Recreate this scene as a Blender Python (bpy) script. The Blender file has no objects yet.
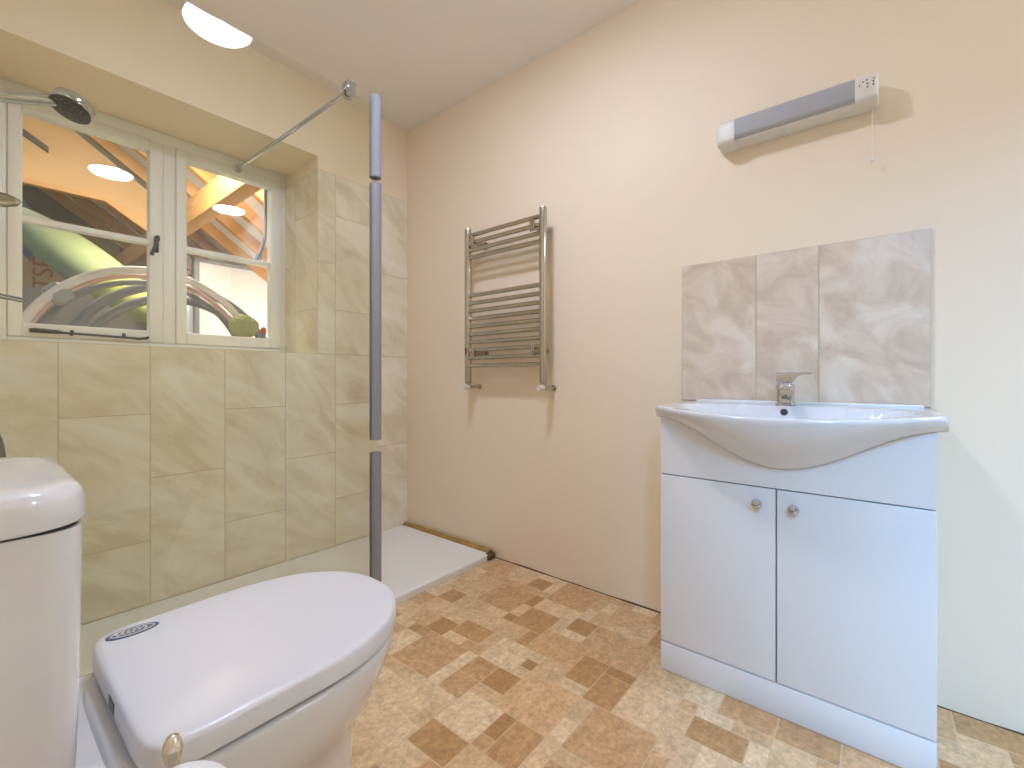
import bpy, bmesh, math, random
from mathutils import Vector, Matrix
R = math.radians
PI = math.pi
random.seed(7)
sc = bpy.context.scene
C = sc.collection

# ------------------------------------------------------------------ camera
cd = bpy.data.cameras.new('camera')
cam = bpy.data.objects.new('camera', cd)
C.objects.link(cam)
cam.location = (0, 0, 0.92)
cam.rotation_euler = (R(90), 0, -math.atan2(550, 445))
cd.sensor_width = 36
cd.lens = 36 * 445 / 1024
cd.shift_y = -6 / 1024
cd.clip_start = 0.01
sc.camera = cam

# ------------------------------------------------------------------ view, sky, large lights
sc.view_settings.view_transform = 'Standard'
sc.view_settings.look = 'None'
sc.view_settings.gamma = 1
sc.view_settings.use_curve_mapping = False
sc.view_settings.exposure = 0.86

wd = bpy.data.worlds.new('sky')
sc.world = wd
wd.use_nodes = True
wd.node_tree.nodes['Background'].inputs[0].default_value = (0.62, 0.80, 1.0, 1)
wd.node_tree.nodes['Background'].inputs[1].default_value = 0.3


def area(name, loc, rot, sx, sy, power, col):
    l = bpy.data.lights.new(name, 'AREA')
    l.shape = 'RECTANGLE'
    l.size, l.size_y = sx, sy
    l.energy = power
    l.color = col
    o = bpy.data.objects.new(name, l)
    C.objects.link(o)
    o.location = loc
    o.rotation_euler = rot
    return o


# daylight coming in at the open doorway behind the camera
area('doorway_daylight', (-1.35, -0.60, 2.75), (R(53), 0, R(-84)), 1.1, 1.1, 118, (0.19, 0.51, 1.0))
# unseen fill lights added to brighten the barn beyond the window
area('barn_fill_near', (1.0, 3.35, 2.42), (R(30), 0, 0), 1.0, 0.5, 40, (1.0, 0.97, 0.92))
area('barn_fill_far', (0.2, 5.9, 2.78), (0, 0, 0), 0.7, 0.7, 3, (1.0, 0.96, 0.92))
area('barn_fill_low', (2.6, 4.2, 0.75), (R(150), R(20), 0), 0.8, 0.8, 19, (1.0, 0.97, 0.94))
CEIL_LAMP = 47.0

# ------------------------------------------------------------------ helpers


def lin(c):
    return tuple(((x / 255 + 0.055) / 1.055) ** 2.4 if x / 255 > 0.04045 else x / 255 / 12.92 for x in c)


def mat(name, rgb, rough=0.5, metal=0.0, spec=0.5, vary=0.0, scale=6.0, bump=0.0, bscale=60.0, coat=0.0):
    m = bpy.data.materials.new(name)
    m.use_nodes = True
    nt = m.node_tree
    b = nt.nodes['Principled BSDF']
    c = lin(rgb)
    b.inputs['Base Color'].default_value = (*c, 1)
    b.inputs['Roughness'].default_value = rough
    b.inputs['Metallic'].default_value = metal
    b.inputs['Specular IOR Level'].default_value = spec
    b.inputs['Coat Weight'].default_value = coat
    b.inputs['Coat Roughness'].default_value = 0.05
    tc = nt.nodes.new('ShaderNodeTexCoord')
    n = nt.nodes.new('ShaderNodeTexNoise')
    n.inputs['Scale'].default_value = scale
    n.inputs['Detail'].default_value = 4
    nt.links.new(tc.outputs['Object'], n.inputs['Vector'])
    r = nt.nodes.new('ShaderNodeMix')
    r.data_type = 'RGBA'
    r.inputs[6].default_value = (*[x * (1 - vary) for x in c], 1)
    r.inputs[7].default_value = (*[min(1, x * (1 + vary)) for x in c], 1)
    nt.links.new(n.outputs['Fac'], r.inputs[0])
    nt.links.new(r.outputs[2], b.inputs['Base Color'])
    if bump:
        n2 = nt.nodes.new('ShaderNodeTexNoise')
        n2.inputs['Scale'].default_value = bscale
        n2.inputs['Detail'].default_value = 6
        nt.links.new(tc.outputs['Object'], n2.inputs['Vector'])
        bp = nt.nodes.new('ShaderNodeBump')
        bp.inputs['Strength'].default_value = bump
        bp.inputs['Distance'].default_value = 0.01
        nt.links.new(n2.outputs['Fac'], bp.inputs['Height'])
        nt.links.new(bp.outputs['Normal'], b.inputs['Normal'])
    return m


def emit(name, rgb, s):
    m = bpy.data.materials.new(name)
    m.use_nodes = True
    b = m.node_tree.nodes['Principled BSDF']
    b.inputs['Base Color'].default_value = (0.8, 0.8, 0.8, 1)
    b.inputs['Emission Color'].default_value = (*rgb, 1)
    b.inputs['Emission Strength'].default_value = s
    return m


def glass_mat(name, tint, rough=0.0):
    m = bpy.data.materials.new(name)
    m.use_nodes = True
    nt = m.node_tree
    nt.nodes.remove(nt.nodes['Principled BSDF'])
    out = nt.nodes['Material Output']
    t = nt.nodes.new('ShaderNodeBsdfTransparent')
    t.inputs[0].default_value = (*tint, 1)
    g = nt.nodes.new('ShaderNodeBsdfGlossy')
    g.inputs['Roughness'].default_value = rough
    geo = nt.nodes.new('ShaderNodeNewGeometry')
    mr = nt.nodes.new('ShaderNodeMapRange')
    mr.inputs[3].default_value = 1.5
    mr.inputs[4].default_value = 1 / 1.5
    nt.links.new(geo.outputs['Backfacing'], mr.inputs[0])
    f = nt.nodes.new('ShaderNodeFresnel')
    nt.links.new(mr.outputs[0], f.inputs['IOR'])
    mx = nt.nodes.new('ShaderNodeMixShader')
    nt.links.new(f.outputs[0], mx.inputs[0])
    nt.links.new(t.outputs[0], mx.inputs[1])
    nt.links.new(g.outputs[0], mx.inputs[2])
    nt.links.new(mx.outputs[0], out.inputs[0])
    return m


def tile_mat(name, base, vein, pale, grout, rough, gw=0.0016, floor=False, stretch=(0.75, 0.75, 0.26)):
    """stone tiles: per-face tone in the colour attribute, grout from the distance to the tile edge."""
    m = bpy.data.materials.new(name)
    m.use_nodes = True
    nt = m.node_tree
    N, L = nt.nodes, nt.links
    b = N['Principled BSDF']
    b.inputs['Roughness'].default_value = rough
    tc = N.new('ShaderNodeTexCoord')
    at = N.new('ShaderNodeAttribute')
    at.attribute_name = 'tone'
    if floor:
        n1 = N.new('ShaderNodeTexNoise')
        n1.inputs['Scale'].default_value = 64
        n1.inputs['Detail'].default_value = 8
        n1.inputs['Roughness'].default_value = 0.75
        L.new(tc.outputs['Object'], n1.inputs['Vector'])
        n2 = N.new('ShaderNodeTexNoise')
        n2.inputs['Scale'].default_value = 24
        n2.inputs['Detail'].default_value = 5
        L.new(tc.outputs['Object'], n2.inputs['Vector'])
        cr = N.new('ShaderNodeValToRGB')
        cr.color_ramp.elements[0].position = 0.33
        cr.color_ramp.elements[0].color = (0.70, 0.65, 0.60, 1)
        cr.color_ramp.elements[1].position = 0.68
        cr.color_ramp.elements[1].color = (1.18, 1.20, 1.23, 1)
        L.new(n1.outputs['Fac'], cr.inputs[0])
        cr2 = N.new('ShaderNodeValToRGB')
        cr2.color_ramp.elements[0].position = 0.3
        cr2.color_ramp.elements[0].color = (0.86, 0.83, 0.8, 1)
        cr2.color_ramp.elements[1].position = 0.7
        cr2.color_ramp.elements[1].color = (1.1, 1.12, 1.14, 1)
        L.new(n2.outputs['Fac'], cr2.inputs[0])
        mm = N.new('ShaderNodeMix')
        mm.data_type = 'RGBA'
        mm.blend_type = 'MULTIPLY'
        mm.inputs[0].default_value = 1
        L.new(at.outputs['Color'], mm.inputs[6])
        L.new(cr.outputs[0], mm.inputs[7])
        m2 = N.new('ShaderNodeMix')
        m2.data_type = 'RGBA'
        m2.blend_type = 'MULTIPLY'
        m2.inputs[0].default_value = 1
        L.new(mm.outputs[2], m2.inputs[6])
        L.new(cr2.outputs[0], m2.inputs[7])
        col = m2.outputs[2]
    else:
        # marble clouds and diagonal veins, shifted for every tile by its tone
        sep = N.new('ShaderNodeSeparateColor')
        L.new(at.outputs['Color'], sep.inputs[0])
        ml = N.new('ShaderNodeMath')
        ml.operation = 'MULTIPLY'
        ml.inputs[1].default_value = 37.0
        L.new(sep.outputs[0], ml.inputs[0])
        cx = N.new('ShaderNodeCombineXYZ')
        for i in range(3):
            L.new(ml.outputs[0], cx.inputs[i])
        ad = N.new('ShaderNodeVectorMath')
        ad.operation = 'ADD'
        L.new(tc.outputs['Object'], ad.inputs[0])
        L.new(cx.outputs[0], ad.inputs[1])
        mp = N.new('ShaderNodeMapping')
        mp.vector_type = 'TEXTURE'
        mp.inputs['Rotation'].default_value = (R(35), R(35), 0)
        mp.inputs['Scale'].default_value = stretch
        L.new(ad.outputs[0], mp.inputs[0])
        n1 = N.new('ShaderNodeTexNoise')
        n1.inputs['Scale'].default_value = 2.2
        n1.inputs['Detail'].default_value = 9
        n1.inputs['Roughness'].default_value = 0.62
        n1.inputs['Distortion'].default_value = 0.8
        L.new(mp.outputs[0], n1.inputs['Vector'])
        cr = N.new('ShaderNodeValToRGB')
        e = cr.color_ramp.elements
        e[0].position = 0.36
        e[0].color = (*lin(vein), 1)
        e[1].position = 0.64
        e[1].color = (*lin(pale), 1)
        x = e.new(0.5)
        x.color = (*lin(base), 1)
        L.new(n1.outputs['Fac'], cr.inputs[0])
        col = cr.outputs[0]
    ga = N.new('ShaderNodeAttribute')
    ga.attribute_name = 'UVMap'
    gb = N.new('ShaderNodeAttribute')
    gb.attribute_name = 'UVFar'
    mn = N.new('ShaderNodeVectorMath')
    mn.operation = 'MINIMUM'
    L.new(ga.outputs['Vector'], mn.inputs[0])
    L.new(gb.outputs['Vector'], mn.inputs[1])
    sx = N.new('ShaderNodeSeparateXYZ')
    L.new(mn.outputs[0], sx.inputs[0])
    m3 = N.new('ShaderNodeMath')
    m3.operation = 'MINIMUM'
    L.new(sx.outputs[0], m3.inputs[0])
    L.new(sx.outputs[1], m3.inputs[1])
    mr = N.new('ShaderNodeMapRange')
    mr.inputs[1].default_value = gw * 0.6
    mr.inputs[2].default_value = gw * 1.4
    L.new(m3.outputs[0], mr.inputs[0])
    fm = N.new('ShaderNodeMix')
    fm.data_type = 'RGBA'
    L.new(mr.outputs[0], fm.inputs[0])
    fm.inputs[6].default_value = (*lin(grout), 1)
    L.new(col, fm.inputs[7])
    L.new(fm.outputs[2], b.inputs['Base Color'])
    bp = N.new('ShaderNodeBump')
    bp.inputs['Strength'].default_value = 0.25
    bp.inputs['Distance'].default_value = 0.002
    L.new(mr.outputs[0], bp.inputs['Height'])
    L.new(bp.outputs['Normal'], b.inputs['Normal'])
    return m


def obj(name, bm, m, parent=None, smooth=40, kind=None):
    me = bpy.data.meshes.new(name)
    bmesh.ops.recalc_face_normals(bm, faces=bm.faces[:])
    bm.to_mesh(me)
    bm.free()
    if smooth:
        me.shade_smooth()
        me.set_sharp_from_angle(angle=R(smooth))
    me.materials.append(m)
    o = bpy.data.objects.new(name, me)
    C.objects.link(o)
    if parent:
        o.parent = parent
        o.matrix_parent_inverse = Matrix.Translation(parent.location).inverted() if parent.parent is None else Matrix()
    if kind:
        o['kind'] = kind
    return o


def thing(name, label, cat, loc, group=None):
    o = bpy.data.objects.new(name, None)
    o.empty_display_size = 0.05
    C.objects.link(o)
    o.location = loc
    o['label'] = label
    o['category'] = cat
    if group:
        o['group'] = group
    return o


def tag(o, label, cat, group=None):
    o['label'] = label
    o['category'] = cat
    if group:
        o['group'] = group
    return o


def sub(name, bm, m, part, smooth=40):
    """a sub-part: parented to a part whose own mesh is in world coordinates"""
    o = obj(name, bm, m, None, smooth)
    o.parent = part
    o.matrix_parent_inverse = Matrix.Translation(part.parent.location if part.parent else (0, 0, 0)) .inverted() if False else part_inv(part)
    return o


def part_inv(p):
    m = Matrix()
    chain = []
    while p:
        chain.append(p)
        p = p.parent
    for q in reversed(chain):
        m = m @ q.matrix_parent_inverse @ q.matrix_basis if q.parent else q.matrix_basis.copy()
    return m.inverted()


def box(bm, x0, x1, y0, y1, z0, z1, bev=0.0, seg=2):
    r = bmesh.ops.create_cube(bm, size=1)
    vs = r['verts']
    for v in vs:
        v.co = Vector(((x0 + x1) / 2 + v.co.x * (x1 - x0), (y0 + y1) / 2 + v.co.y * (y1 - y0), (z0 + z1) / 2 + v.co.z * (z1 - z0)))
    if bev:
        es = list({e for v in vs for e in v.link_edges})
        bmesh.ops.bevel(bm, geom=es, offset=bev, segments=seg, affect='EDGES', profile=0.5)
    return bm


def bx(*a, **k):
    return box(bmesh.new(), *a, **k)


def frame_of(d):
    d = d.normalized()
    u = d.cross(Vector((0, 0, 1)))
    if u.length < 1e-3:
        u = d.cross(Vector((0, 1, 0)))
    u.normalize()
    return u, u.cross(d).normalized()


def tube(bm, pts, rad, seg=16, cap=True, closed=False):
    pts = [Vector(p) for p in pts]
    n = len(pts)
    rr = rad if isinstance(rad, (list, tuple)) else [rad] * n
    rings = []
    u = None
    for i, p in enumerate(pts):
        a = pts[i - 1] if (i > 0 or closed) else p
        b = pts[(i + 1) % n] if (i < n - 1 or closed) else p
        d = (b - a).normalized()
        if u is None:
            u, w = frame_of(d)
        else:
            u = (u - d * u.dot(d)).normalized()
            w = d.cross(u)
        w = d.cross(u)
        rings.append([bm.verts.new(p + (u * math.cos(2 * PI * k / seg) + w * math.sin(2 * PI * k / seg)) * rr[i]) for k in range(seg)])
    m = n if closed else n - 1
    for i in range(m):
        A, B = rings[i], rings[(i + 1) % n]
        for k in range(seg):
            bm.faces.new((A[k], A[(k + 1) % seg], B[(k + 1) % seg], B[k]))
    if cap and not closed:
        bm.faces.new(rings[0])
        bm.faces.new(rings[-1])
    return bm


def lathe(bm, prof, loc, axis='Z', seg=32, cap=True):
    """prof: list of (radius, height)"""
    rot = {'Z': Matrix(), 'X': Matrix.Rotation(R(90), 4, 'Y'), '-X': Matrix.Rotation(R(-90), 4, 'Y'),
           'Y': Matrix.Rotation(R(-90), 4, 'X'), '-Y': Matrix.Rotation(R(90), 4, 'X')}[axis] if isinstance(axis, str) else axis
    rings = []
    for r, h in prof:
        if r < 1e-6:
            rings.append([bm.verts.new(Vector(loc) + rot @ Vector((0, 0, h)))])
        else:
            rings.append([bm.verts.new(Vector(loc) + rot @ Vector((r * math.cos(2 * PI * k / seg), r * math.sin(2 * PI * k / seg), h))) for k in range(seg)])
    for A, B in zip(rings, rings[1:]):
        if len(A) == 1 and len(B) == 1:
            continue
        for k in range(seg):
            a, b = A[k % len(A)], A[(k + 1) % len(A)]
            c, d = B[(k + 1) % len(B)], B[k % len(B)]
            vs = []
            for v in (a, b, c, d):
                if v not in vs:
                    vs.append(v)
            if len(vs) > 2:
                bm.faces.new(vs)
    if cap:
        for rg in (rings[0], rings[-1]):
            if len(rg) > 2:
                bm.faces.new(rg)
    return bm


def loft(bm, rings, cap0=True, cap1=True):
    rv = [[bm.verts.new(p) for p in r] for r in rings]
    n = len(rv[0])
    for A, B in zip(rv, rv[1:]):
        for k in range(n):
            bm.faces.new((A[k], A[(k + 1) % n], B[(k + 1) % n], B[k]))
    if cap0:
        bm.faces.new(rv[0])
    if cap1:
        bm.faces.new(rv[-1])
    return bm


def dring(z, X0, X1, xc, b, yc, n=72, ef=2.1, eb=7.0, back=None):
    """D-shaped plan outline: rounded-rectangle back at X0, elliptical nose at X1"""
    pts = []
    for k in range(n):
        t = 2 * PI * k / n
        c, s = math.cos(t), math.sin(t)
        e = ef if c >= 0 else eb
        a = (X1 - xc) if c >= 0 else (xc - X0)
        pts.append(Vector((xc + a * math.copysign(abs(c) ** (2 / e), c), yc + b * math.copysign(abs(s) ** (2 / e), s), z)))
    return pts


def rrect(z, x0, x1, y0, y1, r, n=8):
    pts = []
    for (cx, cy, a0) in ((x1 - r, y1 - r, 0), (x0 + r, y1 - r, 90), (x0 + r, y0 + r, 180), (x1 - r, y0 + r, 270)):
        for k in range(n + 1):
            a = R(a0 + 90 * k / n)
            pts.append(Vector((cx + r * math.cos(a), cy + r * math.sin(a), z)))
    return pts


def tiled(name, rects, to3d, material, parent=None, thick=0.0, kind='structure'):
    """one sheet of tiles. rects: (u0, v0, u1, v1, tone rgb)"""
    us = sorted({round(c, 4) for r in rects for c in (r[0], r[2])})
    vs = sorted({round(c, 4) for r in rects for c in (r[1], r[3])})
    bm = bmesh.new()
    grid = {}

    def vert(i, j):
        if (i, j) not in grid:
            grid[(i, j)] = bm.verts.new(to3d(us[i], vs[j]))
        return grid[(i, j)]
    uv1 = bm.loops.layers.uv.new('UVMap')
    uv2 = bm.loops.layers.uv.new('UVFar')
    tl = bm.loops.layers.float_color.new('tone')
    for (u0, v0, u1, v1, tone) in rects:
        for i in range(len(us) - 1):
            if us[i] < u0 - 1e-4 or us[i + 1] > u1 + 1e-4:
                continue
            for j in range(len(vs) - 1):
                if vs[j] < v0 - 1e-4 or vs[j + 1] > v1 + 1e-4:
                    continue
                cs = ((i, j), (i + 1, j), (i + 1, j + 1), (i, j + 1))
                f = bm.faces.new([vert(*c) for c in cs])
                for lp, c in zip(f.loops, cs):
                    lp[uv1].uv = (us[c[0]] - u0, vs[c[1]] - v0)
                    lp[uv2].uv = (u1 - us[c[0]], v1 - vs[c[1]])
                    lp[tl] = (*tone, 1)
    return obj(name, bm, material, parent, smooth=0, kind=kind)


# ------------------------------------------------------------------ materials
M = {}
M['paint'] = mat('cream_wall_paint', (249, 230, 202), 0.6, vary=0.02, scale=2.0, bump=0.05, bscale=14)
M['ceiling'] = mat('ceiling_paint', (250, 243, 234), 0.75, vary=0.02, scale=1.5)
M['white'] = mat('white_ceramic', (228, 226, 224), 0.12, coat=0.6)
M['lidplastic'] = mat('white_lid_plastic', (226, 225, 227), 0.28)
M['gloss'] = mat('white_gloss_board', (236, 232, 228), 0.22)
M['acrylic'] = mat('white_tray_acrylic', (246, 244, 238), 0.3, vary=0.01)
M['plastic'] = mat('cream_white_plastic', (232, 226, 214), 0.4)
M['chrome'] = mat('chrome', (198, 201, 206), 0.08, metal=1)
M['satin'] = mat('satin_chrome', (190, 184, 172), 0.16, metal=1)
M['foam'] = mat('grey_foam', (146, 146, 148), 0.8, vary=0.05, scale=30)
M['dark'] = mat('gap_hole_shade', (30, 30, 32), 0.5)  # shade inside gaps and holes, painted near black
M['black_iron'] = mat('black_iron', (42, 40, 38), 0.45, vary=0.2, scale=40)
M['frame'] = mat('window_paint', (246, 244, 236), 0.4, vary=0.01)
M['diffuser'] = mat('blue_grey_diffuser', (174, 173, 176), 0.3, vary=0.04, scale=10)
M['seal'] = mat('brown_sealant', (176, 138, 66), 0.6, vary=0.35, scale=30, bump=0.4, bscale=80)
M['grout'] = mat('pale_grout', (206, 188, 158), 0.8)
M['grime'] = mat('dark_joint', (92, 76, 58), 0.8, vary=0.4, scale=60)
M['clump'] = mat('dark_sealant', (98, 82, 44), 0.7, vary=0.4, scale=50)
M['glass'] = glass_mat('shower_glass', (0.968, 0.975, 0.925))
M['pane'] = glass_mat('window_glass', (0.985, 0.99, 0.985))
M['tile'] = tile_mat('beige_marble_tile', (242, 230, 204), (228, 213, 182), (249, 241, 224), (212, 197, 164), 0.25, gw=0.0018)
M['splash'] = tile_mat('grey_beige_tile', (226, 206, 182), (210, 188, 162), (238, 224, 204), (206, 188, 160), 0.3, gw=0.0012, stretch=(0.36, 0.36, 0.22))
M['vinyl'] = tile_mat('stone_vinyl', (200, 150, 100), (0, 0, 0), (0, 0, 0), (216, 186, 148), 0.42, gw=0.0014, floor=True)
M['lamp'] = emit('lamp_diffuser', (0.90, 1.03, 1.38), CEIL_LAMP)
M['lamp2'] = emit('flat_lamp_diffuser', (0.90, 1.03, 1.38), 52.0)
M['ply'] = mat('pine_plywood', (206, 160, 104), 0.6, vary=0.16, scale=5)
M['rafter'] = mat('pine_rafter', (208, 150, 86), 0.6, vary=0.18, scale=7)
M['deck'] = mat('white_roof_board', (226, 222, 216), 0.6)
M['barnwall'] = mat('grey_board', (128, 118, 110), 0.8, vary=0.2, scale=9)
M['barnwhite'] = mat('white_board', (232, 230, 228), 0.6)
M['kayak'] = mat('sage_green_hull', (136, 146, 104), 0.55, vary=0.08, scale=3)
M['kayak2'] = mat('yellow_green_hull', (160, 162, 62), 0.55, vary=0.1, scale=6)
M['pipe'] = mat('pale_plastic_pipe', (214, 206, 202), 0.35)
M['pipegrey'] = mat('dark_grey_pipe', (112, 114, 118), 0.4)
M['pipepink'] = mat('pink_plastic_pipe', (216, 170, 152), 0.35)
M['blue'] = mat('blue_sheet', (84, 116, 152), 0.5, vary=0.4, scale=12)
M['metalgrey'] = mat('grey_metal', (150, 152, 155), 0.35, metal=0.4)
M['flower'] = mat('dried_flower_green', (168, 170, 112), 0.8, vary=0.35, scale=60, bump=0.6, bscale=150)
M['red'] = mat('red_plastic', (190, 50, 44), 0.4)
M['print'] = mat('red_print', (150, 74, 62), 0.7)
M['green'] = mat('green_sticker', (24, 92, 74), 0.4)
M['stickerblue'] = mat('sticker_blue', (38, 92, 128), 0.35)
M['stickergrey'] = mat('sticker_grey', (120, 122, 126), 0.35, vary=0.25, scale=200)
M['paper'] = mat('toilet_paper', (240, 238, 234), 0.9, bump=0.15, bscale=200)
M['gold'] = mat('pale_brass', (232, 224, 204), 0.18, metal=1)
M['steel'] = mat('hose_steel', (140, 142, 140), 0.3, metal=1)
M['terracotta'] = mat('clay_pot', (150, 110, 88), 0.8)

# ------------------------------------------------------------------ the room shell
W, D, H = 1.721, 2.222, 2.438
XL, YR = -0.082, -2.05
DY0, DY1 = -1.06, -0.24                                  # doorway in the left wall, right behind the photographer


def hole_wall(name, us, vs, holes, to3d, ext, material, kind='structure'):
    bm = bmesh.new()
    g = [[bm.verts.new(to3d(u, v)) for v in vs] for u in us]
    fs = []
    for i in range(len(us) - 1):
        for j in range(len(vs) - 1):
            if (i, j) in holes:
                continue
            fs.append(bm.faces.new((g[i][j], g[i + 1][j], g[i + 1][j + 1], g[i][j + 1])))
    r = bmesh.ops.extrude_face_region(bm, geom=fs, use_keep_orig=True)
    for v in r['geom']:
        if isinstance(v, bmesh.types.BMVert):
            v.co += Vector(ext)
    return obj(name, bm, material, smooth=0, kind=kind)


OX0, OX1, OZ0, OZ1 = 0.045, 1.155, 1.04, 2.066        # window opening
wb = hole_wall('wall_back', (XL - 0.15, OX0, OX1, W + 0.15), (-0.05, OZ0, OZ1, H + 0.05), {(1, 1)},
               lambda u, v: (u, D, v), (0, 0.45, 0), M['paint'])
obj('wall_right', bx(W, W + 0.15, YR - 0.1, D, -0.05, H + 0.05), M['paint'], smooth=0, kind='structure')
hole_wall('wall_left', (YR - 0.1, DY0, DY1, D), (-0.05, 0.0, 2.03, H + 0.05), {(1, 1)}, lambda u, v: (XL, u, v), (-0.12, 0, 0), M['paint'])
obj('wall_rear', bx(XL, W, YR - 0.1, YR, -0.05, H + 0.05), M['paint'], smooth=0, kind='structure')
obj('ceiling', bx(XL, W, YR, D, H, H + 0.05), M['ceiling'], smooth=0, kind='structure')
dr = obj('door_1', bx(XL - 0.125, XL + 0.008, DY0 - 0.06, DY0, 0, 2.09, bev=0.003), M['frame'], kind='structure')
obj('door_jamb', bx(XL - 0.125, XL + 0.008, DY1, DY1 + 0.06, 0, 2.09, bev=0.003), M['frame'], dr, kind='structure')
obj('door_head', bx(XL - 0.125, XL + 0.008, DY0, DY1, 2.03, 2.09, bev=0.003), M['frame'], dr, kind='structure')

# floor: printed stone-pattern vinyl laid in a modular pattern (cells of 45.5 mm)
U, FX, FY = 0.0455, 0.94, 0.65
i0, i1 = math.floor((XL - FX) / U), math.ceil((W - FX) / U)
j0, j1 = math.floor((YR - FY) / U), math.ceil((D - FY) / U)
TD = [(190, 148, 98), (184, 140, 90), (196, 154, 106)]
TM = [(212, 174, 128), (208, 168, 122), (218, 180, 134), (206, 162, 114)]
TL = [(228, 200, 158), (224, 194, 152), (232, 206, 166), (218, 186, 142)]
fixed = [(0, 0, 4, 4, 'M'), (1, 4, 3, 6, 'D'), (4, -2, 7, 0, 'D'), (8, -2, 12, 2, 'M'), (6, 2, 9, 6, 'M'), (9, 10, 13, 14, 'M'),
         (8, 9, 9, 10, 'D'), (10, 3, 12, 5, 'D'), (4, 4, 5, 5, 'D'), (7, 15, 9, 17, 'D'), (-5, 3, -3, 6, 'D'), (-3, 0, 0, 2, 'D'),
         (1, 6, 3, 8, 'M'), (-1, 6, 1, 8, 'M'), (-1, 9, 3, 13, 'M'), (13, 5, 17, 9, 'M'), (14, 15, 17, 18, 'M'), (-3, 2, -2, 3, 'M'),
         (0, -5, 4, -1, 'M'), (4, 9, 6, 12, 'D'), (14, 10, 16, 12, 'D'), (5, 12, 7, 14, 'L'), (12, -4, 15, -1, 'D'), (3, 5, 6, 8, 'L'),
         (-9, 0, -5, 4, 'M'), (4, -5, 8, -2, 'L'), (-4, -4, -1, -1, 'M'), (-3, 3, 0, 6, 'L')]
occ = {}
rects = []


def put(a, b, c, d, tone):
    for i in range(a, c):
        for j in range(b, d):
            if (i, j) in occ or not (i0 <= i < i1 and j0 <= j < j1):
                return False
    for i in range(a, c):
        for j in range(b, d):
            occ[(i, j)] = 1
    k = random.uniform(1.02, 1.12)
    rects.append((FX + a * U, FY + b * U, FX + c * U, FY + d * U, tuple(x * k for x in lin(tone))))
    return True


for a, b, c, d, t in fixed:
    put(a, b, c, d, random.choice({'M': TM, 'L': TL, 'D': TD}[t]))
order = [(i, j) for j in range(j0, j1) for i in range(i0, i1)]
random.shuffle(order)
for (sx_, sy_, cnt) in ((4, 4, 30), (3, 3, 26), (3, 2, 34), (2, 3, 34)):
    for (i, j) in order:
        if cnt <= 0:
            break
        if put(i, j, i + sx_, j + sy_, random.choice(TM + TL[:2] + (TD if sx_ < 4 else []))):
            cnt -= 1
    random.shuffle(order)
order.sort(key=lambda q: (q[1], q[0]))
for (i, j) in order:
    if (i, j) in occ:
        continue
    for (sx_, sy_) in random.choice((((2, 2), (3, 2), (2, 1), (1, 2), (1, 1)), ((3, 2), (2, 2), (1, 2), (2, 1), (1, 1)), ((2, 3), (2, 2), (1, 2), (2, 1), (1, 1)), ((2, 1), (1, 2), (1, 1)))):
        tone = random.choice(TL + TL + TM[:2] + (TD if sx_ * sy_ == 1 or random.random() < 0.3 else TL))
        if put(i, j, i + sx_, j + sy_, tone):
            break
cl = lambda v, a, b: max(a, min(b, v))
rects = [(cl(r[0], XL, W), cl(r[1], YR, D), cl(r[2], XL, W), cl(r[3], YR, D), r[4]) for r in rects]
rects = [r for r in rects if r[2] - r[0] > 0.002 and r[3] - r[1] > 0.002]
fl = tiled('floor', rects, lambda u, v: (u, v, 0.0), M['vinyl'])
obj('floor_slab', bx(XL - 1.4, W + 0.15, YR - 0.3, D + 0.4, -0.12, -0.0015), M['grime'], fl, smooth=0, kind='structure')

# wall tiles of the shower: broken-bond columns, 2 m high, leaving the window opening
cols = [(XL, .212, .525), (.212, .468, .278), (.468, .729, .025), (.729, .989, .283), (.989, 1.247, .025), (1.247, 1.505, .28), (1.505, W, .025)]


def wall_rects(zmin, zmax, cols, x_lo=-9, x_hi=9):
    out = []
    for (a, b, z0) in cols:
        a, b = max(a, x_lo), min(b, x_hi)
        if b - a < 0.003:
            continue
        cuts = [z0 + 0.5 * k for k in range(-5, 6) if zmin + 0.045 < z0 + 0.5 * k < zmax - 0.045]
        zs_ = [zmin] + sorted(cuts) + [zmax]
        for p, q in zip(zs_, zs_[1:]):
            t = random.random()
            out.append((a, p, b, q, (t, t, t)))
    return out


TZ = 1.998
ZT = OZ0 + 0.006
rs = wall_rects(0.029, ZT, cols) + wall_rects(ZT, TZ, cols, x_lo=OX1 - 0.006) + wall_rects(ZT, TZ, cols, x_hi=OX0)
tiled('tiling', rs, lambda u, v: (u, D - 0.006, v), M['tile'], wb)
rs = wall_rects(OZ0, TZ, [(D - 0.006, 2.46, 0.28), (2.46, 2.60, 0.53)])
tiled('tiling', rs, lambda u, v: (OX1 - 0.006, u, v), M['tile'], wb)
rs = []
for a, b in ((OX0, .468), (.468, .729), (.729, .989), (.989, OX1)):
    t = random.random()
    rs.append((a, D - 0.006, b, 2.60, (t, t, t)))
tiled('tiling', rs, lambda u, v: (u, v, OZ0 + 0.006), M['tile'], wb)

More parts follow.
